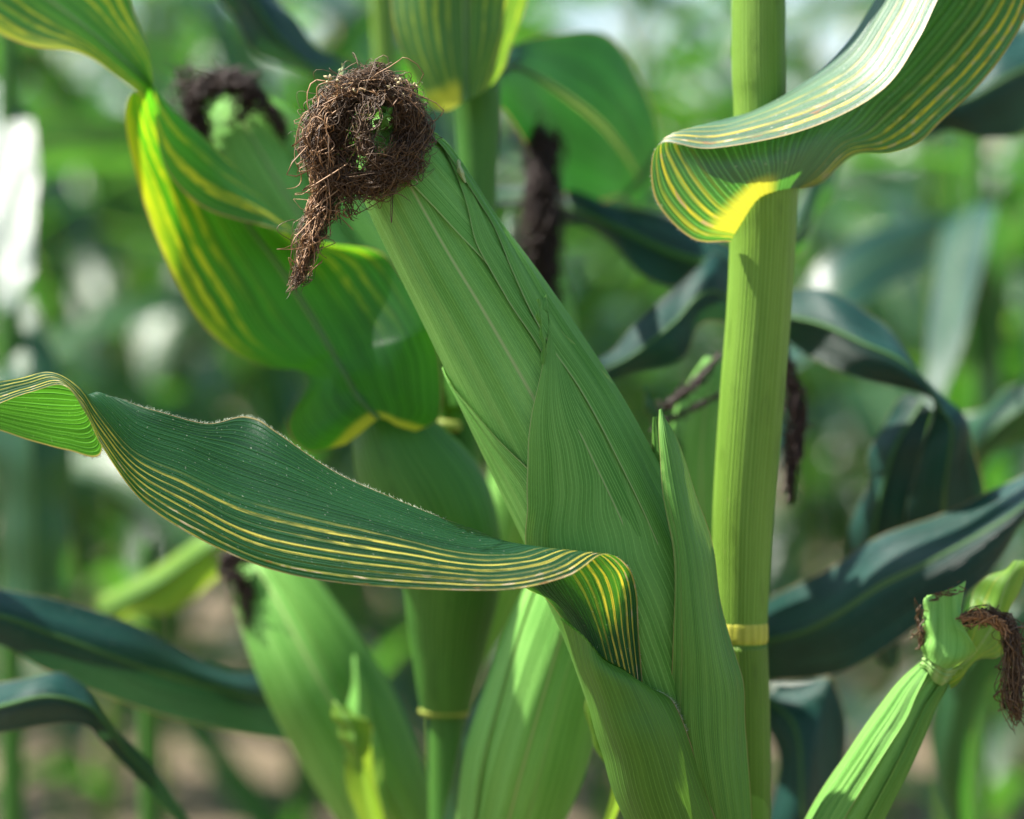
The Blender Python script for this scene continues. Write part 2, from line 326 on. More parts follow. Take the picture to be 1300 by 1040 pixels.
class Ear:
    """axis in photo px (x, y, depth, radius px) from tip to base"""
    def __init__(s, pts, n=220, flat=1.0):
        s.A = crom(pts, n); s.n = n
        s.C = P(s.A[:, :3]); s.R = s.A[:, 3]*PXS*(1 + s.A[:, 2]/100)
        s.T = unit(np.gradient(s.C, axis=0)); cv = unit(np.array([0, 0, CAM_H]) - s.C)
        s.f = unit(cv - (cv*s.T).sum(-1, keepdims=True)*s.T)*flat; s.nn = unit(np.cross(s.T, s.f))
        if (s.nn @ (CM @ np.array([1., 0, 0]))).mean() < 0: s.nn = -s.nn
    def ta(s, x, y):
        d = s.A[:, :2] - np.array([x, y]); i = int(np.argmin((d**2).sum(1)))
        tg = s.A[min(i+1, s.n-1), :2] - s.A[max(i-1, 0), :2]; tg /= np.linalg.norm(tg)
        nr = np.array([tg[1], -tg[0]]); sd_ = -(d[i] @ nr)
        return i/(s.n-1), math.degrees(math.asin(max(-1, min(1, sd_/s.A[i, 3]))))
    def pt(s, t, a, off):
        x = np.clip(t, 0, 1)*(s.n-1); i = np.minimum(x.astype(int), s.n-2); f = (x-i)[..., None]
        L = lambda Q: Q[i]*(1-f) + Q[i+1]*f
        R = (s.R[i]*(1-f[..., 0]) + s.R[i+1]*f[..., 0] + off)[..., None]; a = np.radians(a)[..., None]
        return L(s.C) + R*(np.sin(a)*L(s.nn) + np.cos(a)*L(s.f))
    def body(s, name, mat, parent, nv=140, nu=96, ridge=.00018, seed=0):
        t, a = np.meshgrid(np.linspace(0, 1, nv), np.linspace(-180, 180, nu, endpoint=False), indexing='ij')
        r = np.random.RandomState(seed); off = np.zeros_like(t)
        for k in range(5): off += ridge*r.uniform(.3, 1)*np.sin(np.radians(a)*r.randint(6, 30) + r.uniform(0, 6) + 3*t*r.uniform(-1, 1))
        G = s.pt(t, a, off)
        uv = np.stack([np.abs(a/180.).ravel()*1.0, (t*np.linalg.norm(s.C[-1]-s.C[0])).ravel()], -1)
        F = [tuple(q) for q in grid_faces(nv, nu, True)] + [tuple(range(nu))[::-1]]
        return mesh_raw(name, G.reshape(-1, 3), F, mat, parent, uv)
    def husk(s, L, R, off, mat, parent, nv=110, nu=40, ridge=.0002, seed=0, lift=.0004, name='husk_leaf', grow=None, wav=.0):
        """L, R: lists of ('px',x,y) or (t,angle)"""
        cv = lambda Q: np.array(sorted([s.ta(*q[1:]) if q[0] == 'px' else q for q in Q], key=lambda q: q[0]))
        L, R = cv(L), cv(R); t0, t1 = max(L[0, 0], R[0, 0]), min(L[-1, 0], R[-1, 0])
        tt = np.linspace(t0, t1, nv)
        sm = lambda Q: np.interp(tt, Q[:, 0], Q[:, 1])
        aL, aR = sm(L), sm(R)
        ker = np.hanning(9); ker /= ker.sum()
        sf = lambda q: np.concatenate([q[:4], np.convolve(q, ker, 'valid'), q[-4:]])
        aL, aR = sf(aL), sf(aR)
        uu = np.linspace(0, 1, nu); a = aL[:, None] + (aR-aL)[:, None]*uu[None]
        t = np.repeat(tt[:, None], nu, 1)
        r = np.random.RandomState(seed); o_ = np.zeros_like(a)
        for k in range(6): o_ += ridge*r.uniform(.3, 1)*np.sin(uu[None]*r.uniform(15, 70) + r.uniform(0, 6) + 4*t*r.uniform(-1, 1))
        if wav:
            for k in range(3): o_ += wav*np.sin(uu[None]*r.uniform(2, 7) + t*r.uniform(8, 30) + r.uniform(0, 6))
        o_ += off + lift*np.abs(2*uu-1)[None]**6
        if grow is not None: o_ += np.interp(tt, *zip(*grow))[:, None]
        G = s.pt(t, a, o_)
        return sheet(name, G, mat, parent), G

def silk_bundle(guides, rng, span=(.2, .55), m=44, jit=.32, nsub=9):
    """guides: list of (pts(x,y,depth,radius px), n strands, curl px) -> tangled strand paths in loose locks"""
    out = []
    for pts, n, cu in guides:
        subs = []
        for q in range(nsub):
            Q = np.array(pts, float); sd_ = rng.normal(size=(len(Q), 3))*jit*Q[:, 3:4]; sd_[:, 2] *= .031
            Q[:, :3] += sd_; Q[:, 3] *= rng.uniform(.25, .7); subs.append(crom(Q, 120))
        for k in range(n):
            A = subs[rng.randint(nsub)]; Ln = np.linalg.norm(np.diff(A[:, :2], axis=0), axis=1).sum()
            w_ = rng.uniform(*span); lo = rng.uniform(-.08, 1.08-w_); lo, hi = max(0, lo), min(1, lo+w_)
            x = np.linspace(lo, hi, m)*119; i = np.minimum(x.astype(int), 118); f = (x-i)[:, None]
            B = A[i]*(1-f) + A[i+1]*f
            rr = rng.rand()**.5; th = rng.uniform(0, 6.28); dr = rng.uniform(-2.2, 2.2)
            s = np.linspace(0, 1, m); px_ = s*(hi-lo)*Ln; ang = th + dr*s
            tg = np.gradient(B[:, :2], axis=0); tg /= np.maximum(np.linalg.norm(tg, axis=1, keepdims=True), 1e-6)
            nr = np.stack([-tg[:, 1], tg[:, 0]], 1); rad = B[:, 3]*rr
            C = B[:, :3].copy(); C[:, :2] += nr*(rad*np.cos(ang))[:, None]; C[:, 2] += rad*np.sin(ang)*.031
            z = rng.rand(); lz = 1.0 if z < .40 else (.5 if z < .88 else 2.0)
            for q in range(5):
                wl = rng.uniform(11, 60); am = cu*rng.uniform(.25, 1)*min(1, wl/34)*lz
                d = rng.normal(size=3); d[2] *= .031
                C += np.sin(6.283*px_/wl + rng.uniform(0, 6.3))[:, None]*d*am
            if rng.rand() < .10: C[:, :2] += (rng.normal(size=2)*cu*2.5)[None]*s[:, None]**2
            out.append((P(C), rng.uniform(.6, 1.25)*np.minimum(1, (1.02-s)*12)))
    return out

# ================================================================== PLANT A : main stalk with the big ear
A = plant_root(948, 950, 3, 'corn plant with a thick pale stalk and the largest sharp brown-silked ear')
gA = P((948, 950, 3)); ga = base_of(A)
stC = np.concatenate([P([(985, -2400, 9), (966, -700, 5), (963, 0, 3.2), (965, 150, 3), (966, 400, 3), (940, 800, 3), (943, 960, 3), (943, 1300, 3.2)]), [[ga[0], ga[1], .3], [ga[0], ga[1], -.02]]])
stR = np.array([18, 29, 34.5, 33.5, 33, 33.5, 34, 36, 40, 42])*PXS*1.03
C_ = crom(np.concatenate([stC, stR[:, None]], 1), 150)
tube('stalk', C_[:, :3], C_[:, 3], M_STALK, A, 40)
px_tube('leaf_sheath', [(1003-37+3, 236, 3, 45), (968, 270, 3, 44), (968, 310, 3, 42), (963, 400, 3, 41), (955, 500, 3, 41), (944, 646, 3, 39), (941, 740, 3, 36), (940, 794, 3, 34.2)], M_STALK, A, 56, 90)
px_tube('node', [(940, 788, 3, 33), (940, 793, 3, 35), (940, 803, 3, 35.3), (940, 813, 3, 34.8), (940, 820, 3, 31)], M_NODE, A, 48, 14)

px_tube('leaf_sheath', [(940, 819, 3, 34.4), (942, 880, 3, 35), (943, 960, 3, 35.5), (943, 1100, 3.1, 36.5), (943, 1290, 3.2, 37)], M_STALKO, A, 48, 40)
# upper striped leaf
a1 = [
 [(1016,238,3),(1013,238,2.4),(1006,239,1.9),(985,243,1.4),(962,254,1.3),(940,286,1.6),(927,306,2.2)],
 [(1046,229,2.6),(1040,217,2.2),(1024,206,1.7),(988,212,.9),(942,226,.4),(902,262,.6),(876,301,1.2)],
 [(1085,197,2.2),(1070,186,2.2),(1045,175,1.9),(988,185,1.0),(925,198,.2),(868,218,.0),(831,250,.4)],
 [(1132,194,1.8),(1107,172,2.3),(1066,150,2.4),(1000,152,2.0),(915,160,.9),(855,172,-.2),(837,184,-.5)],
 [(1166,182,1.6),(1135,150,2.4),(1090,120,3.0),(1030,122,3.0),(965,137,1.6),(925,160,-.4),(905,189,-1.4)],
 [(1197,152,1.6),(1165,122,2.6),(1125,88,3.6),(1075,86,3.8),(1030,97,2.2),(1012,128,-.2),(1020,165,-1.8)],
 [(1248,102,1.9),(1214,70,3.2),(1165,38,4.4),(1115,30,4.6),(1078,52,2.8),(1088,86,.2),(1118,115,-1.6)],
 [(1292,40,2.4),(1262,8,3.8),(1208,-22,5.0),(1150,-34,5.2),(1112,0,3.4),(1132,24,.9),(1168,50,-1.0)],
 [(1330,-40,3),(1300,-75,4.6),(1250,-105,6),(1190,-110,6),(1152,-70,4.2),(1170,-45,1.8),(1203,-22,.2)],
 [(1390,-130,4.5),(1360,-165,6),(1320,-190,7.4),(1270,-190,7.4),(1235,-160,5.6),(1245,-130,3.6),(1270,-110,2)],
 [(1520,-250,8),(1500,-275,9),(1480,-290,10),(1450,-295,10),(1425,-275,8.6),(1430,-255,7),(1440,-240,6)],
 [(1700,-270,13),(1695,-285,13.4),(1690,-295,14),(1680,-297,14),(1672,-290,13.4),(1670,-282,13),(1672,-272,12.6)]]
lo, G = px_leaf('leaf', a1, M_A1, A, 200, 121, .00025, 1, ribs=24)
N = unit(G[:, -1]-G[:, -4]); hairs(lo, G[5:70, -1], N[5:70], 160, .0016, 2)

# striped foreground leaf
a2 = [
 [(815,872,-4.2),(796,852,-4.8),(767,836,-5.0),(740,809,-4.6),(711,786,-2.6)],
 [(810,810,-4.3),(786,806,-5.2),(756,798,-5.3),(722,778,-4.6),(690,762,-2.8)],
 [(807,750,-4.8),(778,752,-5.8),(738,756,-5.6),(700,754,-4.6),(664,746,-3.0)],
 [(795,717,-5.6),(765,722,-6.2),(718,724,-5.8),(675,718,-4.8),(640,706,-3.4)],
 [(766,702,-6.6),(735,699,-6.5),(690,695,-6.0),(645,688,-5.0),(612,677,-3.8)],
 [(722,730,-7.6),(690,716,-7.2),(642,702,-6.4),(592,685,-5.4),(557,656,-4.2)],
 [(650,748,-7.8),(620,726,-7.3),(576,697,-6.4),(532,667,-5.3),(500,632,-4.1)],
 [(550,749,-7.4),(525,717,-7.0),(486,675,-6.0),(452,640,-5.0),(428,598,-3.8)],
 [(435,741,-7.0),(412,702,-6.6),(386,652,-5.6),(365,607,-4.6),(350,545,-3.4)],
 [(340,722,-6.6),(322,682,-6.2),(302,628,-5.2),(295,582,-4.2),(312,526,-2.8)],
 [(252,684,-6.2),(242,642,-5.8),(233,598,-5.0),(240,562,-4.2),(262,536,-3.4)],
 [(178,635,-5.8),(173,602,-5.4),(170,570,-4.8),(175,540,-4.2),(190,519,-3.6)],
 [(128,569,-6.2),(125,545,-5.4),(123,518,-4.6),(124,499,-3.6),(134,508,-2.2)],
 [(106,524,-6.2),(100,506,-5.2),(98,491,-4.4),(106,525,-2.6),(128,577,-1.4)],
 [(80,489,-5.6),(70,481,-4.8),(62,477,-4.0),(72,528,-2.4),(86,574,-1.2)],
 [(32,498,-4.6),(28,489,-4.0),(20,483,-3.4),(28,522,-2.0),(38,562,-1.0)],
 [(-50,520,-3),(-52,505,-2.4),(-56,490,-1.8),(-48,512,-1),(-36,540,-.4)],
 [(-180,490,0),(-178,500,.5),(-176,510,1),(-174,518,1.4),(-172,527,1.8)],
 [(-300,560,3),(-300,563,3.1),(-300,566,3.2),(-300,569,3.3),(-300,572,3.4)]]
lo, G = px_leaf('leaf', a2, M_A2, A, 260, 121, .00022, 5, ribs=23)
N = unit(G[:, -1]-G[:, -6]); hairs(lo, G[70:200, -1], N[70:200], 900, .0015, 3)
N = unit(G[:, 0]-G[:, 3]); hairs(lo, G[2:190, 0], N[2:190], 160, .0008, 4)
sh = [
 [(816,873,-4.2),(796,853,-4.8),(767,837,-5.0),(740,810,-4.6),(712,787,-2.6),(716,790,-.6)],
 [(846,881,-4.0),(816,873,-5.0),(781,862,-5.3),(750,850,-4.8),(729,840,-2.6),(735,842,-.4)],
 [(859,901,-3.9),(831,904,-4.9),(796,901,-5.2),(765,895,-4.7),(745,890,-2.6),(752,892,-.3)],
 [(879,948,-3.6),(851,953,-4.6),(816,956,-5.0),(785,955,-4.4),(763,950,-2.3),(772,950,.2)],
 [(908,1040,-2.2),(882,1050,-3.2),(847,1055,-3.6),(814,1050,-3.0),(793,1040,-1.2),(803,1040,1)],
 [(975,1230,1.4),(955,1235,.6),(935,1238,.3),(915,1235,.6),(905,1230,2),(910,1230,3.4)]]
lo, G = px_leaf('leaf_sheath', sh, M_SHEATH, A, 90, 49, .0002, 6)
N = unit(G[:, 0]-G[:, 3]); hairs(lo, G[2:50, 0], N[2:50], 190, .0022, 7)

# main ear
ea = Ear([(478,150,-1,14),(487,168,-1,34),(500,198,-1,50),(518,231,-1,60),(567,318,-1,67),(618,402,-1,76),(690,528,-1,87),(733,610,-1,91),(775,695,-1,92),(813,785,-1,90),(840,880,-.6,82),(858,960,0,68),(880,1050,1,50),(925,1200,2.6,30)], 400)
ear = ea.body('ear', M_HUSK, A, 220, 140, .0003, 2)
px = lambda *q: [('px', x, y) for x, y in q]
# left lower husk
ea.husk([(.40,-100)]+[(.5,-170),(1,-170)], [(.40,-98)]+px((572,478),(596,506),(623,539),(650,568),(675,592),(700,630),(725,680))+[(.9,20),(1,20)], .0012, M_HUSK, ear, seed=3)
# middle husk reaching up to the silk
ea.husk([(.085,-5)]+px((500,215),(528,243),(556,272),(602,322),(654,387),(690,445),(720,510))+[(.7,-10),(.9,-10)], [(.085,15),(.11,70),(.15,130),(.9,150)], .0014, M_HUSK, ear, seed=4, ridge=.00025)
# narrow right husk
ea.husk([(.055,48)]+px((549,184),(569,217),(588,263),(598,308),(618,344),(650,400),(684,446),(705,500))+[(.8,10)], [(.055,52),(.07,90),(.1,120),(.8,150)], .0024, M_HUSKO, ear, seed=5, ridge=.0003)
ea.husk([(.13,60)]+px((618,290),(642,345),(665,395),(690,440))+[(.45,35),(.75,30)], [(.13,64),(.17,100),(.22,130),(.75,150)], .0032, M_HUSKO, ear, seed=15)
# big outer husk
ea.husk(px((684,382),(689,432),(686,455),(680,497),(675,521),(673,556),(675,594),(677,642),(677,691),(690,760),(712,830))+[(1,-60)],
        px((686,382),(694,405),(706,432))+[(.40,28),(.43,60),(.5,100),(.6,125),(1,140)], .0030, M_HUSKO, ear, 160, 90, .00005, 8, .0005, wav=.00028)
# fold on the right and the right pointed husk
px_leaf('husk_leaf', [
 [(838,521,-2.9),(839,520,-3.0),(840,519,-2.9),(841,520,-2.8),(842,521,-2.6)],
 [(836,556,-3.5),(842,553,-3.7),(848,553,-3.6),(854,556,-3.2),(860,562,-2.7)],
 [(839,615,-4.0),(850,612,-4.2),(861,612,-4.0),(872,616,-3.5),(882,622,-2.8)],
 [(845,653,-4.2),(858,652,-4.5),(870,652,-4.3),(882,655,-3.7),(894,658,-2.7)],
 [(853,701,-4.4),(867,701,-4.7),(881,702,-4.4),(894,704,-3.7),(906,706,-2.5)],
 [(857,760,-4.4),(872,761,-4.7),(888,762,-4.4),(903,765,-3.6),(916,768,-2.3)],
 [(855,825,-4.1),(876,827,-4.5),(896,829,-4.3),(915,832,-3.5),(931,835,-2.1)],
 [(851,877,-3.5),(876,879,-4.1),(900,880,-4.0),(924,880,-3.2),(943,878,-1.8)],
 [(852,930,-3.0),(878,932,-3.7),(902,932,-3.7),(928,929,-2.9),(948,925,-1.5)],
 [(866,1000,-2.4),(890,1000,-2.9),(910,1000,-2.9),(932,996,-2.2),(950,990,-1.0)],
 [(905,1120,0),(918,1120,-.4),(930,1120,-.4),(944,1116,0),(956,1110,.8)]], M_HUSKR, ear, 150, 61, .0004, 11, ribs=12)
ea3 = Ear([(832,529,-1.2,2),(836,560,-1.2,7),(843,600,-1.2,14),(852,640,-1.3,22),(865,700,-1.4,26),(880,800,-1.4,30)], 120, flat=.5)
ea3.husk([(0,-60),(.1,-85),(1,-90)], [(0,60),(.1,80),(1,90)], .0, M_HUSKR, ear, 60, 24, .0003, 12, .0003)
# husk tips by the big outer husk
px_leaf('husk_tip', [[(683,380,-3.6),(684,379,-3.7),(685,381,-3.6)],[(682,398,-3.7),(684,398,-3.9),(687,399,-3.7)],[(685,418,-3.7),(688,418,-3.95),(691,420,-3.7)],[(687,440,-3.7),(690,442,-3.9),(693,442,-3.6)],[(688,465,-3.6),(690,468,-3.7),(692,467,-3.5)]], M_HUSKO, ear, 40, 9, .0003, 3)
px_leaf('husk_tip', [[(581,203,-2.1),(582,202,-2.2),(583,203,-2.1)],[(580,216,-2.2),(584,216,-2.5),(588,217,-2.3)],[(588,232,-2.0),(590,232,-2.3),(593,232,-2.0)]], M_COLLAR, ear, 20, 7, .0001, 4)
rng = np.random.RandomState(11)
sil = silk_bundle([
 ([(496,232,-3.4,16),(516,208,-3,22),(524,168,-2.6,20),(516,124,-2.4,24),(488,112,-2.4,22),(452,116,-2.5,26),(422,146,-2.7,32),(411,182,-3,34),(415,214,-3.2,30),(426,238,-3.4,18)], 1000, 4.8),
 ([(520,170,-2.8,20),(510,128,-2.8,24),(470,108,-2.9,20),(432,128,-3.0,24),(404,165,-3.2,26),(402,198,-3.3,22)], 360, 5.5),
 ([(428,205,-3,28),(416,240,-3.2,22),(406,270,-3.2,20),(394,306,-3.3,19),(384,338,-3.4,16),(373,366,-3.4,10)], 360, 3.2),
 ([(424,215,-3.4,18),(450,236,-3.4,18),(480,230,-3.5,20),(508,208,-3.3,22),(524,178,-2.8,20),(522,132,-2.4,20)], 560, 5),
 ([(440,140,-3,18),(444,180,-3,16),(442,218,-3.2,16),(456,245,-3.3,12)], 150, 6),
 ([(425,225,-3.4,12),(438,250,-3.4,13),(448,278,-3.4,9)], 46, 3.5),
 ([(486,118,-3.4,14),(464,146,-3.9,12),(462,186,-4.0,10),(482,208,-4.0,10),(504,186,-3.9,12)], 170, 6),
], rng)
strands('silk', sil, .00017, M_SILK, ear)
sil = silk_bundle([([(520,140,-3.0,22),(480,112,-3.0,24),(430,125,-3.2,24),(400,175,-3.5,24),(408,225,-3.6,18),(398,300,-3.7,14),(378,350,-3.6,10)], 60, 7),
                   ([(448,235,-3.6,12),(438,262,-3.6,9),(440,285,-3.6,6)], 10, 6)], rng)
strands('silk', sil, .00026, M_SILKL, ear)
# green tip of the cob inside the ring, pale crumbs in the silk
px_leaf('husk_tip', [[(470,172,-3.2),(476,166,-3.4),(484,160,-3.2)],[(478,160,-3.4),(486,155,-3.7),(494,152,-3.4)],[(482,146,-3.3),(490,144,-3.6),(500,146,-3.3)],[(484,136,-3.1),(489,135,-3.3),(494,137,-3.1)]], M_SHEATH, ear, 24, 9, .0008, 8)
px_leaf('husk_tip', [[(455,196,-2.6),(462,198,-2.8),(470,200,-2.6)],[(458,180,-2.8),(466,178,-3.1),(474,182,-2.8)],[(466,158,-2.8),(472,158,-3.0),(478,162,-2.8)]], M_COLLAR, ear, 20, 9, .0006, 9)
px_leaf('husk_tip', [[(430,98,-2.2),(436,99,-2.4),(442,97,-2.2)],[(431,88,-2.2),(435,88,-2.3),(439,90,-2.2)],[(433,81,-2.2),(434,80,-2.2),(435,82,-2.2)]], M_COLLAR, ear, 16, 7, .0002, 10)
V, F = [], []
for k in range(28):
    c = P((rng.uniform(412, 470) if k % 3 else rng.uniform(480, 530), rng.uniform(98, 128), rng.uniform(-4.0, -3.2)))
    d = unit(rng.normal(size=3)); L = rng.uniform(.0008, .0017); e1 = unit(np.cross(d, [0, .3, 1])); e2 = np.cross(d, e1); b = len(V); q = L*.5
    V += [c-d*L] + [c + q*(math.cos(x)*e1 + math.sin(x)*e2) for x in np.arange(5)*1.2566] + [c+d*L]
    for j in range(5): F += [(b, b+1+(j+1) % 5, b+1+j), (b+6, b+1+j, b+1+(j+1) % 5)]
o = mesh_raw('anther', V, F, M_CREAM, ear); o['kind'] = 'stuff'

# small torn ear low on the right of the same stalk
ef = Ear([(1189,850,1,16),(1178,864,1,20),(1160,888,1,24.5),(1137,928,1,30),(1110,975,1,34),(1066,1050,1.5,38),(1004,1170,2.4,32),(955,1260,3,20)], 160)
earf = ef.body('ear', M_HUSK, A, 110, 60, .0003, 5)
ef.husk([(.02,-70),(.3,-75),(1,-80)], [(.02,-20)]+[(.2,-5),(.35,8),(.6,0),(1,0)], .0012, M_HUSK, earf, 60, 26, .0002, 2, .0006)
ef.husk([(.02,35),(.3,30),(1,40)], [(.02,100),(1,120)], .0014, M_HUSKO, earf, 60, 26, .0003, 3)
px_leaf('husk_collar', [[(1173,831,.5),(1181,837,-.1),(1191,845,-.3),(1205,851,.0),(1222,846,.5)],[(1170,839,.5),(1179,844,.0),(1188,853,-.2),(1201,860,.1),(1212,856,.6)],[(1166,846,.7),(1176,850,.2),(1184,864,.1),(1196,871,.3),(1204,862,.8)]], M_NECK, earf, 20, 21, .0002, 1)
lo, G = px_leaf('husk_leaf', [
 [(1172,835,.6),(1180,838,-.2),(1190,844,-.5),(1204,850,-.2),(1218,846,.6)],
 [(1171,815,.4),(1184,818,-.5),(1198,824,-.5),(1216,834,-.6),(1236,832,-.2)],
 [(1170,796,.3),(1184,796,-.3),(1198,800,-.2),(1218,808,-.5),(1240,822,-.8)],
 [(1172,776,.3),(1184,774,-.1),(1198,776,.0),(1210,782,-.3),(1223,797,-.6)],
 [(1174,760,.4),(1186,757,.2),(1198,755,.2),(1210,757,.0),(1220,776,-.3)],
 [(1176,756,.8),(1190,752,.4),(1200,750,.2),(1214,745,.2),(1226,738,.3)]], M_HUSK, earf, 60, 31, .0003, 3)
lo, G = px_leaf('husk_leaf', [
 [(1204,872,1.0),(1206,862,1.2),(1208,852,1.4),(1208,848,1.6)],
 [(1240,846,.8),(1238,836,1.6),(1234,822,2.2),(1226,810,2.6)],
 [(1268,828,1.0),(1262,812,2.2),(1250,790,3),(1232,770,3.4)],
 [(1280,795,1.6),(1275,778,2.8),(1262,760,3.4),(1238,745,3.8)],
 [(1290,755,2.2),(1284,743,3),(1274,733,3.4),(1262,729,3.8)],
 [(1306,715,3),(1300,712,3.2),(1293,713,3.4),(1286,716,3.6)]], M_LY, earf, 60, 25, .0008, 6)
sil = silk_bundle([([(1218,790,-.2,14),(1245,782,-.2,15),(1270,788,-.2,14),(1284,806,-.4,14),(1286,840,-.5,18),(1284,880,-.5,22),(1290,918,-.5,16)], 210, 3.6),
                   ([(1165,762,.2,8),(1168,785,.2,6),(1170,805,.2,4),(1168,826,.2,3)], 24, 3), ([(1180,758,-.3,6),(1200,754,-.5,6),(1222,746,-.3,8)], 20, 4)], rng)
strands('silk', sil, .00025, M_SILK, earf)
sil = silk_bundle([([(1222,790,-1,10),(1245,784,-1,10),(1268,790,-1,9),(1280,806,-1,8)], 60, 3)], rng)
strands('silk', sil, .00025, M_SILKL, earf)

# ================================================================== PLANT B : behind on the left
B = plant_root(575, 950, 15, 'corn plant with a twisted yellow-edged leaf rising beside the largest ear'); gb = base_of(B)
stC = np.concatenate([P([(560, -1400, 15), (590, -200, 15), (606, 130, 15), (604, 260, 15), (590, 500, 15), (570, 800, 15), (567, 950, 15)]), [[gb[0], gb[1], .3], [gb[0], gb[1], -.02]]])
stR = np.array([14, 20, 26, 23, 24, 22, 23, 26, 30])*PXS*1.15
C_ = crom(np.concatenate([stC, stR[:, None]], 1), 120)
tube('stalk', C_[:, :3], C_[:, 3], M_STALKB, B, 28)
px_tube('leaf_sheath', [(602, 105, 15, 33), (606, 140, 15, 30), (606, 240, 15, 25), (596, 420, 15, 26), (590, 520, 15, 30)], M_STALKB, B, 32, 60)
px_tube('leaf_sheath', [(478, 496, 12.5, 30), (490, 530, 12.4, 46), (512, 580, 12.3, 66), (548, 645, 12.5, 78), (572, 720, 13, 66), (570, 800, 14, 52), (567, 860, 14.5, 40), (566, 900, 15, 32)], M_STALKB, B, 40, 60)
px_tube('node', [(566, 896, 15, 30), (566, 903, 15, 35), (566, 909, 15, 29)], M_NODEB, B, 28, 10)
px_tube('node', [(562, 532, 14, 22), (561, 540, 14, 27), (561, 549, 14, 22)], M_NODEB, B, 28, 10)
b1 = [
 [(440,566,10.6),(454,554,10),(482,532,9.6),(505,541,9.6),(528,548,10)],
 [(392,574,9.6),(420,540,9.6),(462,512,9.6),(515,522,9.4),(556,534,10)],
 [(366,540,9.8),(402,512,10.6),(450,496,9.8),(510,500,9.2),(562,505,10)],
 [(390,488,11.6),(412,484,11),(438,474,9.8),(505,465,9.2),(558,455,10)],
 [(378,471,12),(398,466,11.2),(426,455,10.2),(495,440,9.4),(550,430,9.8)],
 [(335,467,12.5),(375,460,11.4),(416,437,10.4),(490,425,9.8),(543,412,9.6)],
 [(285,441,12.6),(330,425,12),(387,388,11.4),(455,375,11),(518,362,10)],
 [(244,396,12.4),(300,375,12.2),(353,336,12),(420,330,12),(482,320,10.4)],
 [(208,325,12),(262,315,12.4),(320,292,12.8),(365,300,12.6),(410,307,10.4)],
 [(182,262,11.4),(235,255,12.4),(285,240,13),(325,240,12),(345,288,9.0)],
 [(166,200,10.8),(205,198,12),(245,190,12.8),(275,190,11.6),(262,265,8.6)],
 [(161,150,10.2),(185,148,11.2),(205,142,11.8),(222,143,10.8),(212,218,8.4)],
 [(168,122,9.6),(182,118,10.4),(192,113,10.8),(198,113,10),(196,160,8.6)],
 [(186,128,9.0),(188,118,9.6),(190,108,10),(193,105,9.6),(194,112,9.0)],
 [(156,107,8.6),(160,98,9.2),(168,86,9.8),(180,78,9.8),(190,68,9.4)],
 [(100,70,8.6),(108,58,9.4),(118,42,10.2),(140,28,10.4),(172,22,10)],
 [(30,56,8.8),(45,25,9.8),(62,0,10.8),(95,-18,11),(140,-48,10.4)],
 [(-60,10,9.6),(-40,-30,10.6),(-20,-55,11.6),(10,-75,11.8),(50,-100,11.2)],
 [(-200,-60,12),(-190,-80,12.6),(-180,-95,13),(-165,-105,13),(-145,-115,12.6)],
 [(-330,-60,16),(-328,-64,16),(-326,-68,16),(-324,-71,16),(-320,-75,16)]]
lo, G = px_leaf('leaf', b1, M_B1, B, 200, 49, .0004, 12, midrib=.0011)
b2 = [
 [(552,138,13.5),(570,140,12.2),(592,128,11.6),(612,118,11.8),(630,104,13.4)],
 [(540,118,13.5),(562,112,12),(592,98,11.4),(620,88,11.8),(640,72,13.4)],
 [(512,70,13.5),(545,60,11.8),(592,50,11.2),(632,45,11.8),(655,38,13.4)],
 [(498,10,13.5),(540,0,11.6),(592,-8,11),(640,-5,11.8),(668,0,13.2)],
 [(505,-60,13),(545,-70,11.2),(600,-80,10.6),(655,-70,11.6),(690,-50,13)],
 [(560,-150,12),(590,-165,10.4),(630,-180,9.8),(680,-160,10.8),(710,-130,12)],
 [(650,-220,10),(670,-235,9),(700,-245,8.6),(730,-225,9.4),(750,-200,10)],
 [(800,-230,7),(802,-236,7),(806,-240,7),(812,-234,7),(816,-228,7)]]
px_leaf('leaf', b2, M_B2, B, 120, 45, .0004, 13, midrib=.0012)
# ear of plant B, with its dark silk
eb = Ear([(292,120,19,10),(300,140,19,34),(322,176,19,56),(360,240,19,72),(410,320,18.5,78),(470,420,17.5,80),(530,520,16.5,66),(570,600,15.6,34)], 160)
earb = eb.body('ear', M_HUSK, B, 110, 60, .0003, 6)
eb.husk([(.1,-90),(1,-100)], [(.1,-40),(.2,-10),(.6,0),(1,10)], .0014, M_HUSK, earb, 60, 24, .0003, 3)
eb.husk([(.08,30),(.3,25),(1,30)], [(.08,90),(.3,110),(1,120)], .002, M_HUSKO, earb, 60, 24, .0003, 4)
sil = silk_bundle([([(300,150,16.6,16),(318,120,16.4,16),(300,102,16.4,16),(265,108,16.6,20),(245,125,16.8,22),(250,160,17,18),(262,185,17,10)], 260, 6),
                   ([(255,120,16.8,16),(236,102,17,14),(226,88,17,10)], 70, 4), ([(290,102,16.4,14),(325,120,16.4,12),(348,150,16.6,10),(362,178,16.8,7)], 110, 3)], rng)
strands('silk', sil, .0003, M_SILKD, earb)
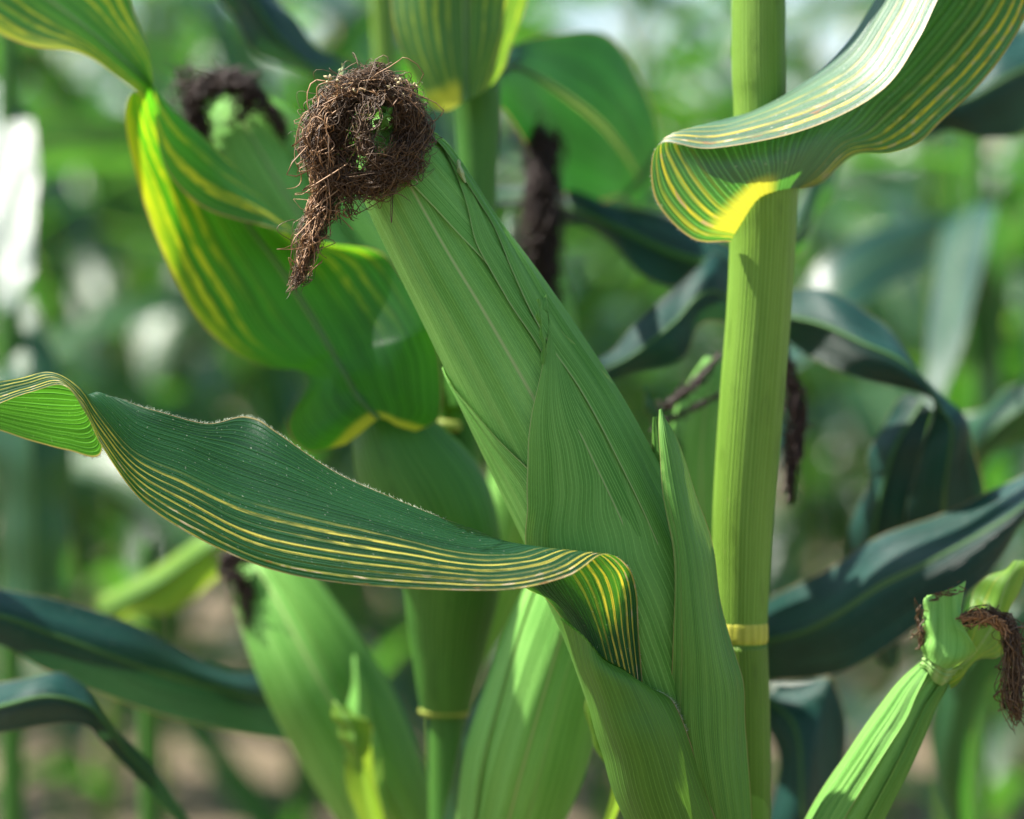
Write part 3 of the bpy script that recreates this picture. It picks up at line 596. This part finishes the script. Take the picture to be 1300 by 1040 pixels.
# low ear of plant B, sunlit
ec = Ear([(770,640,9,12),(752,690,9,40),(735,740,9,58),(712,810,9,68),(688,890,9,72),(665,970,9.4,74),(640,1060,10.5,60),(600,1180,13,34)], 140)
earc = ec.body('ear', M_HUSK, B, 110, 70, .0004, 7)
ec.husk([(.15,-95),(.4,-110),(1,-120)], [(.15,-60),(.4,-48),(.7,-40),(1,-30)], .0008, M_HUSK, earc, 60, 24, .0002, 5, .0002)
ec.husk([(.2,20),(.5,15),(1,20)], [(.2,80),(1,110)], .0008, M_HUSK, earc, 60, 24, .0002, 9, .0002)
px_leaf('leaf', [[(668,762,10.5),(672,764,10.3),(677,768,10.2)],[(636,820,10.5),(646,826,10),(656,830,10)],[(606,885,10.5),(620,890,9.8),(634,896,9.8)],[(582,950,11),(598,955,10.2),(612,962,10.2)],[(560,1050,13),(575,1055,12.4),(590,1060,12.4)]], M_LF, B, 50, 15, .0004, 6)
px_leaf('leaf', [[(748,868,3),(750,868,2.9),(752,869,3)],[(744,905,3),(750,906,2.8),(757,907,3)],[(752,945,3.2),(760,948,3),(768,948,3.2)],[(775,1010,4),(783,1012,3.8),(790,1012,4)],[(700,1180,12),(706,1182,12),(712,1182,12)]], M_LY, B, 40, 11, .0004, 6)

# ================================================================== PLANT C : behind the main stalk
Cc = plant_root(962, 950, 22, 'corn plant whose dark blue-green leaves cross behind the thick pale stalk'); gc = base_of(Cc)
stC = np.concatenate([P([(990, -1200, 26), (970, -200, 23), (964, 100, 22), (958, 500, 22), (950, 900, 22)]), [[gc[0], gc[1], .3], [gc[0], gc[1], -.02]]])
C_ = crom(np.concatenate([stC, (np.array([14, 18, 22, 24, 25, 28, 30])*PXS*1.2)[:, None]], 1), 90)
tube('stalk', C_[:, :3], C_[:, 3], M_STALKB, Cc, 24)
def c_leaf(st, mat=M_LB, seed=0, mid=.001, parent=None, nv=90, nu=31, noise=.0011):
    return px_leaf('leaf', st, mat, parent or Cc, nv, nu, noise, seed, midrib=mid)
c_leaf([[(968,860,20),(968,815,18),(968,772,20)],[(1020,864,17),(1018,802,16),(1012,744,18)],[(1065,855,15),(1068,778,14),(1062,716,17)],[(1113,832,13.5),(1122,742,13),(1122,678,16)],
        [(1160,798,12.5),(1180,712,12),(1190,650,15.5)],[(1210,765,12),(1240,680,11.6),(1245,632,15)],[(1270,712,12),(1290,650,11.4),(1300,602,14.6)],[(1320,650,12),(1345,600,11.6),(1355,560,14)],[(1420,560,13),(1430,530,13),(1440,505,14)],[(1560,540,16),(1562,530,16),(1565,522,16)]], seed=3)
c_leaf([[(990,428,20),(990,400,18.5),(990,366,20)],[(1040,452,18),(1042,412,16.6),(1040,374,18.6)],[(1090,480,16),(1095,436,15),(1095,392,17.4)],[(1135,494,15),(1140,456,14.2),(1132,412,16.6)],[(1172,505,14.6),(1172,486,14),(1160,464,16)],
        [(1186,518,14.4),(1194,514,14.2),(1192,502,15.4)],[(1180,545,15),(1208,540,14.4),(1222,535,15.4)],[(1165,590,16),(1204,585,15),(1240,578,16)],[(1150,650,17.5),(1198,645,16.4),(1252,635,17)],[(1150,740,20),(1195,745,19),(1240,735,19)],[(1180,840,23),(1190,842,23),(1200,840,23)]], seed=4)
c_leaf([[(1182,520,18),(1172,512,18.4),(1162,506,19)],[(1172,580,18),(1140,560,17.6),(1118,548,19)],[(1165,640,18.6),(1120,620,18),(1092,600,19.6)],[(1160,700,20),(1108,690,19.4),(1076,668,20.6)],[(1150,780,23),(1110,780,22.6),(1082,765,23)],[(1140,850,26),(1128,850,26),(1118,848,26)]], seed=5)
c_leaf([[(960,420,21),(955,400,20.4),(945,372,21)],[(902,412,18.4),(900,370,17.4),(912,318,18.8)],[(864,452,17),(856,410,16),(862,362,17.6)],[(818,473,16.4),(812,445,15.6),(802,418,17)],[(780,481,16.4),(776,466,16),(770,448,16.6)],[(756,474,16.6),(755,468,16.6),(755,462,16.6)]], seed=6)
c_leaf([[(965,398,23.5),(968,372,23),(970,342,23.6)],[(905,372,24),(905,338,23.4),(905,300,24.4)],[(848,362,25),(845,318,24.4),(830,272,25.4)],[(780,312,26.4),(778,286,25.8),(772,256,26.6)],[(715,278,28),(715,262,27.6),(712,240,28.4)],[(640,262,30),(640,250,30),(638,236,30.4)],[(560,280,34),(560,274,34),(560,268,34)]], seed=7, mid=.0022)
c_leaf([[(985,345,23.5),(985,325,23),(985,310,23.5)],[(1020,320,25),(1020,280,25),(1018,248,26)],[(1052,260,28),(1050,220,28),(1040,190,29)],[(1070,190,31),(1065,160,31),(1055,140,32)],[(1075,120,34),(1074,118,34),(1072,116,34)]], M_LF, 8)
c_leaf([[(960,900,21),(975,885,20.5),(990,868,21)],[(985,960,20),(1012,930,19),(1045,858,20)],[(975,1060,20),(1020,1040,18.6),(1062,880,20)],[(1000,1150,22),(1040,1120,21),(1075,1000,21)],[(1060,1260,25),(1070,1250,25),(1080,1240,25)]], M_LB, 9)
# ear of plant C, wrapped silk hanging on both sides of the stalk
eg = Ear([(905,455,15,10),(900,490,15,26),(893,540,15.4,40),(890,600,16,48),(895,680,17,50),(920,800,19,36),(945,900,21,18)], 120)
earg = eg.body('ear', M_HUSK, Cc, 70, 40, .0003, 8)
px_leaf('husk_leaf', [[(816,490,14),(817,489,13.9),(818,490,14)],[(818,515,14),(823,514,13.7),(829,513,14)],[(830,545,14.2),(838,545,13.8),(848,540,14)],[(850,590,15),(862,590,14.5),(875,580,14.6)],[(880,650,16.6),(890,650,16),(905,640,16)]], M_LF, earg, 40, 13, .0004, 3)
sil = silk_bundle([([(915,450,13,8),(890,480,12.6,8),(862,502,12.6,6),(838,520,12.8,4)], 60, 3), ([(915,500,13,6),(885,515,12.8,5),(855,530,12.8,4),(826,546,13,2)], 40, 2),
                   ([(985,430,13,12),(1002,470,13,14),(1012,520,13,14),(1008,570,13,12),(1004,600,13,8),(1004,638,13,3)], 170, 3)], rng)
strands('silk', sil, .0003, M_SILKD, earg)

# ================================================================== PLANT D : behind plant B, with two ears
D = plant_root(565, 950, 34, 'corn plant standing directly behind the twisted yellow-edged leaf, stalk half hidden'); gd = base_of(D)
stC = np.concatenate([P([(440, -1000, 36), (475, -200, 34), (485, 0, 34), (500, 200, 34), (545, 600, 34), (565, 950, 34)]), [[gd[0], gd[1], .3], [gd[0], gd[1], -.02]]])
C_ = crom(np.concatenate([stC, (np.array([12, 14, 15, 16, 18, 20, 24, 26])*PXS*1.34)[:, None]], 1), 90)
tube('stalk', C_[:, :3], C_[:, 3], M_STALK, D, 24)
ed = Ear([(312,690,24,10),(326,722,24,36),(350,760,23,52),(392,840,22,66),(436,920,22,70),(480,1010,23,60),(540,1110,28,30)], 140)
eard = ed.body('ear', M_HUSK, D, 110, 60, .0003, 9)
ed.husk([(.1,10),(.4,15),(1,10)], [(.1,80),(.4,100),(1,120)], .002, M_HUSKO, eard, 60, 24, .0003, 7)
px_leaf('husk_leaf', [[(450,832,19.4),(451,831,19.3),(452,832,19.4)],[(444,870,19),(454,870,18.6),(464,872,19)],[(440,910,18.8),(456,912,18.2),(474,915,18.8)],[(440,960,18.8),(460,964,18.2),(482,965,18.8)],[(450,1050,20),(470,1055,19.5),(495,1055,20)]], M_HUSK, eard, 40, 15, .0004, 2)
px_leaf('husk_leaf', [[(424,890,15),(426,889,14.9),(428,891,15)],[(424,908,15),(434,904,14.6),(446,902,15)],[(428,930,15),(446,926,14.4),(464,926,15)],[(436,965,15.2),(456,966,14.4),(478,965,15.2)],[(460,1050,18),(476,1052,17.6),(490,1052,18)]], M_LY, eard, 40, 15, .0008, 5)
sil = silk_bundle([([(318,715,21.6,14),(300,700,21.4,16),(290,715,21.4,18),(304,745,21.4,20),(316,775,21.4,13),(322,800,21.4,6)], 200, 4)], rng)
strands('silk', sil, .0003, M_SILKD, eard)
ee = Ear([(692,300,27,8),(694,350,27,26),(692,420,27,40),(684,520,27,48),(664,640,28,48),(620,780,31,30),(590,850,33,16)], 120)
eare = ee.body('ear', M_HUSK, D, 70, 40, .0003, 10)
px_leaf('husk_leaf', [[(646,262,26.8),(648,260,26.8),(650,262,26.8)],[(638,300,26.4),(648,298,25.8),(662,300,26.2)],[(634,340,26),(650,340,25),(672,345,25.6)],[(640,420,25.6),(660,425,24.4),(684,425,24.8)]], M_LF, eare, 30, 13, .0004, 6)
sil = silk_bundle([([(692,330,23.6,22),(692,250,23.4,24),(690,190,23.2,26),(690,170,23,24)], 260, 4.5), ([(698,172,23,24),(690,230,22.6,26),(686,300,22.6,24),(692,370,22.8,18),(698,410,23,10)], 420, 4.5)], rng)
strands('silk', sil, .0003, M_SILKD, eare)
c_leaf([[(500,130,33),(505,110,32),(512,95,33)],[(440,118,30),(450,102,29),(470,85,30)],[(395,104,27),(405,92,26),(418,72,27.4)],[(340,66,25.4),(365,58,24.4),(384,40,26.4)],[(300,34,24.6),(335,22,23.8),(362,10,25.8)],[(278,-8,24.4),(312,-22,23.6),(338,-30,25.6)],[(275,-80,25),(300,-90,24.4),(322,-95,26)],[(250,-200,28),(256,-204,28),(262,-206,28)]], M_LB, 12, parent=D)

# ================================================================== PLANT E / F / G : right, left and behind
def side_plant(x, y, depth, label, leaves, r=20, top=None, stalk=True, mat=M_STALKB):
    pl = plant_root(x, y, depth, label); g = base_of(pl)
    tp = top or (x-10, -900)
    pts = np.concatenate([P([(tp[0], tp[1], depth), ((x*2+tp[0])/3, (y*2+tp[1])/3, depth), (x, y, depth)]), [[g[0], g[1], .25], [g[0], g[1], -.02]]])
    k = PXS*(1+depth/100)
    C_ = crom(np.concatenate([pts, (np.array([.6, .9, 1, 1.15, 1.25])*r*k)[:, None]], 1), 60)
    tube('stalk', C_[:, :3], C_[:, 3], mat, pl, 20)
    for i, (m, st) in enumerate(leaves): c_leaf(st, m, i+int(abs(x)), parent=pl, noise=.001)
    return pl
side_plant(-90, 950, 14, 'corn plant with dark drooping leaf sweeping towards the dark-silked low ear', [
 (M_LB, [[(-90,800,14),(-90,770,13),(-90,735,14)],[(0,818,14),(0,782,13),(0,748,14.4)],[(60,850,15),(65,805,14),(70,758,15.6)],[(130,886,16.6),(140,832,15.6),(145,786,17.4)],[(200,910,18.8),(212,858,18),(220,818,19.6)],[(280,924,22),(290,878,21.2),(300,845,22.8)],[(345,936,25.4),(352,892,25),(362,850,26.2)],[(410,950,28.4),(418,908,28),(425,864,29)],[(480,980,32),(486,950,32),(492,915,32.6)],[(580,1040,38),(582,1034,38),(584,1028,38)]]),
 (M_LB, [[(-90,945,14),(-90,920,13),(-90,890,14)],[(0,934,11),(5,896,9.8),(10,860,11.6)],[(55,925,10.6),(60,885,9.6),(66,852,11.4)],[(108,918,10.8),(108,895,10.2),(92,862,11.8)],[(128,942,12),(130,915,11.2),(114,880,12.6)],[(156,970,13.6),(156,945,13),(142,918,14)],[(188,1004,16),(188,985,15.6),(180,962,16.4)],[(240,1060,20),(242,1056,20),(240,1050,20)]])], 24)
side_plant(15, 950, 60, 'blurred corn plant with a broad upright leaf and bright arched leaf', [
 (M_LF, [[(0,760,58),(45,760,56),(95,745,58)],[(-5,660,58),(42,660,56),(92,640,58)],[(-10,560,58),(38,560,56),(85,540,58)],[(-5,470,60),(30,470,58),(70,450,60)],[(10,380,63),(25,380,63),(40,375,63)]]),
 (M_BG2, [[(8,400,50),(18,390,49.6),(28,380,49)],[(-4,350,52.4),(18,345,51.8),(42,340,51.2)],[(-8,270,55.4),(17,265,54.8),(46,262,54.2)],[(-10,195,58.6),(16,185,58),(47,192,57.4)],[(-20,140,62),(-2,128,61),(30,135,60)],[(-60,110,66),(-50,100,65),(-30,100,64)],[(-140,160,70),(-138,158,70),(-136,156,70)]])], 15)
side_plant(190, 960, 48, 'corn plant with a sunlit yellow-green leaf slanting behind the foreground striped leaf', [
 (M_LY, [[(200,820,48),(190,800,47),(180,780,48)],[(140,800,44),(130,780,43),(120,770,44)],[(160,790,42),(150,770,40),(140,752,42)],[(220,770,40),(205,738,38),(190,722,40)],[(300,720,38),(275,690,36),(255,680,38)],[(380,660,40),(360,640,39),(340,630,40)],[(450,640,44),(448,636,44),(446,632,44)]])], 13, (186, 690))
side_plant(1390, 950, 30, 'corn plant with broad dark leaf crossing behind the upper striped leaf', [
 (M_LB, [[(1390,120,30),(1390,60,28),(1390,0,30)],[(1300,170,28),(1300,88,26),(1310,30,28.6)],[(1240,174,27),(1230,125,25.6),(1250,60,28)],[(1180,170,27),(1176,142,26.4),(1180,110,28)],[(1120,170,29),(1110,160,29),(1105,145,29)]]),
 (M_LF, [[(1390,540,30),(1390,510,28),(1390,480,30)],[(1300,560,32),(1300,520,30),(1300,492,32)],[(1240,600,34),(1235,570,32),(1230,520,34)],[(1200,600,37),(1190,580,36),(1180,548,37)],[(1130,650,42),(1128,646,42),(1126,642,42)]]),
 (M_LF, [[(1390,880,30),(1390,850,29),(1390,820,30)],[(1290,840,32),(1280,800,31),(1280,770,32)],[(1240,900,34),(1225,860,33),(1215,830,34)],[(1235,1000,36),(1205,980,35),(1180,960,36)],[(1240,1120,40),(1238,1118,40),(1234,1116,40)]])], 22)
c_leaf([[(606,125,15),(606,110,14.4),(606,92,15)],[(640,140,20),(645,84,19),(650,58,20.4)],[(672,200,24),(690,102,23),(705,44,24.6)],[(715,245,27),(738,135,26),(765,44,27.6)],[(758,256,29.6),(775,172,28.6),(812,96,29.8)],[(790,252,32),(806,216,31.4),(832,165,32)],[(812,262,36),(816,258,36),(822,250,36)]], M_LS, 61, parent=B, mid=.0013)
side_plant(1245, 960, 85, 'blurred corn plant with pale glossy arched leaves to the right of the thick stalk', [
 (M_BG2, [[(1240,470,84),(1240,450,85),(1240,430,86)],[(1215,385,78),(1225,362,80),(1250,345,82)],[(1180,345,71),(1195,305,73.5),(1225,275,76)],[(1110,375,66),(1120,325,68.5),(1135,280,71)],[(1050,430,63),(1050,378,65.5),(1050,325,68)],[(1000,470,65),(998,435,66.5),(995,400,68)],[(940,520,70),(938,516,70),(936,512,70)]]),
 (M_BG2, [[(1245,560,86),(1250,540,85),(1255,520,84)],[(1220,420,84),(1245,400,83),(1280,390,82)],[(1205,320,79),(1240,300,78.4),(1280,290,78)],[(1195,290,73),(1230,262,72.6),(1268,255,72)],[(1185,350,67),(1215,340,66.6),(1250,330,66)],[(1178,440,61),(1200,430,60.6),(1228,420,60)],[(1172,530,56),(1180,526,56),(1190,520,56)]])], 11)

# ================================================================== rows of corn behind
def gen_leaf(r, L, W, azm, elev, droop, twist, nv=26, nu=7):
    s = np.linspace(0, 1, nv); th = math.radians(elev) - math.radians(droop)*s**1.35
    ds = L/(nv-1); x = np.concatenate([[0], np.cumsum(np.cos(th[:-1])*ds)]); z = np.concatenate([[0], np.cumsum(np.sin(th[:-1])*ds)])
    lat = .05*L*np.sin(s*r.uniform(1, 3))*r.choice([-1, 1])
    wd = W*.5*np.clip((.62 + 1.1*s - 1.55*s**2 - .05*s**3), 0, 1)*np.clip((1-s)*6, 0, 1)**.6
    c = np.stack([x, lat, z], 1); nrm = np.stack([-np.sin(th), 0*th, np.cos(th)], 1)
    u = np.linspace(-1, 1, nu); tw = twist*s**1.5
    side = np.stack([0*tw, np.cos(tw), np.sin(tw)], 1) + nrm*np.sin(tw)[:, None]; side = unit(side)
    nr = unit(np.cross(np.gradient(c, axis=0), side))
    cup = .35*np.exp(-s*4) + .12
    rip = np.sin(s*r.uniform(12, 24) + r.uniform(0, 6))*.10
    rip2 = np.sin(s*r.uniform(12, 24) + r.uniform(0, 6))*.10
    G = c[:, None] + side[:, None]*(u[None]*wd[:, None])[..., None]
    up = np.abs(u)[None]**1.5*wd[:, None]*cup[:, None] + wd[:, None]*np.where(u[None] > 0, rip[:, None], rip2[:, None])*u[None]**2*2
    G = G - nr[:, None]*up[..., None]*-1
    ca, sa = math.cos(azm), math.sin(azm)
    return G @ np.array([[ca, sa, 0], [-sa, ca, 0], [0, 0, 1]])
def gen_plant(seed):
    r = np.random.RandomState(seed)
    root = bpy.data.objects.new('corn_plant', None); sc.collection.objects.link(root)
    H = r.uniform(1.32, 1.6); n = 60; z = np.linspace(-.02, H, n)
    bx_, by_ = .05*np.sin(z*r.uniform(.8, 1.6)+r.uniform(0, 6)), .05*np.sin(z*r.uniform(.8, 1.6)+r.uniform(0, 6))
    C = np.stack([bx_-bx_[0], by_-by_[0], z], 1)
    nodes = np.linspace(.08, H-.12, 14); R = .0125 - .006*(z/H) + .0018*np.exp(-((z[:, None]-nodes[None])/.02)**2).sum(1)
    tube('stalk', C, R, M_STALKB if r.rand() < .6 else M_STALK, root, 10)
    a0 = r.uniform(0, 6.28)
    for i, nz in enumerate(nodes[1:]):
        j = int(np.argmin(abs(z-nz))); f = i/12
        L = (.62 + .30*math.sin(math.pi*min(1, f*1.05)))*r.uniform(.85, 1.1); W = .085*r.uniform(.8, 1.1)*(.75 + .4*math.sin(math.pi*f))
        G = gen_leaf(r, L, W, a0 + i*math.pi + r.normal()*.25, r.uniform(55, 74), r.uniform(80, 150), r.uniform(-1.1, 1.1)) + C[j] + [0, 0, .03]
        sheet('leaf', G, M_BG if r.rand() < .6 else M_BG2, root)
    # ear with silk
    k = int(np.argmin(abs(z - r.uniform(.85, 1.1)))); ang = a0 + r.choice([0, math.pi]); d = np.array([math.cos(ang)*.42, math.sin(ang)*.42, .9]); d /= np.linalg.norm(d)
    s = np.linspace(0, 1, 16); EC = C[k] + d*(s*.24)[:, None] + np.array([math.cos(ang), math.sin(ang), 0])*.012
    er = tube('ear', EC, .004 + .024*np.sin(np.pi*np.clip(s*.8+.16, 0, 1))**.8, M_HUSK, root, 14)
    paths = []
    for q in range(40):
        t_ = np.linspace(0, 1, 8)[:, None]; dv = d + r.normal(size=3)*.3
        paths.append((EC[-1] + dv*.05*t_*(1-.3*t_) + np.array([math.cos(ang), math.sin(ang), -1.2])*.05*t_**2, np.ones(8)))
    strands('silk', paths, .0014, M_SILKD, er)
    TP = []
    for q in range(9):
        t_ = np.linspace(0, 1, 8)[:, None]; dv = unit(np.array([r.normal()*.35, r.normal()*.35, 1.0])) if q else np.array([0, 0, 1.])
        TP.append((C[-1] + dv*.26*t_ + np.array([0, 0, -.05])*t_**2*(q > 0), np.linspace(1, .4, 8)))
    V_ = strands('tassel', TP, .004, M_TASSEL, root); del V_['kind']
    return root
def copy_tree(o, parent=None):
    c = o.copy(); sc.collection.objects.link(c); c.parent = parent
    for ch in o.children: copy_tree(ch, c)
    return c
r = np.random.RandomState(21)
protos = [gen_plant(100+i) for i in range(7)]; used = [False]*7
def place(x, y, label, group, s=1.0):
    i = r.randint(7)
    o = protos[i] if not used[i] else copy_tree(protos[i]); used[i] = True
    o.location = (x, y, 0); o.rotation_euler = (0, 0, r.uniform(0, 6.28)); o.scale = (s, s, s)
    o['label'] = label; o['category'] = 'corn plant'; o['group'] = group
ROW = [(2.2, .60), (2.95, .42), (3.7, .34), (4.5, .30), (5.3, .29), (6.2, .30), (7.2, .32), (8.4, .36), (10.0, .42), (12.0, .5)]
ORD = 'first second third fourth fifth sixth seventh eighth ninth tenth'.split()
for ri, (y, sp_) in enumerate(ROW):
    half = .2*y + .55
    for x in np.arange(-half, half, sp_):
        if y < 2.5 and x < .25: continue
        place(x + r.normal()*.07, y + .12*x + r.normal()*.07, 'out-of-focus corn plant in the %s row beyond the sharp ear' % ORD[ri], 'corn in the %s row beyond' % ORD[ri], r.uniform(.9, 1.1))
for i, p in enumerate(protos):
    if not used[i]: place(0, 14+i, 'out-of-focus corn plant in the rows behind the sharp ear', 'corn rows behind')
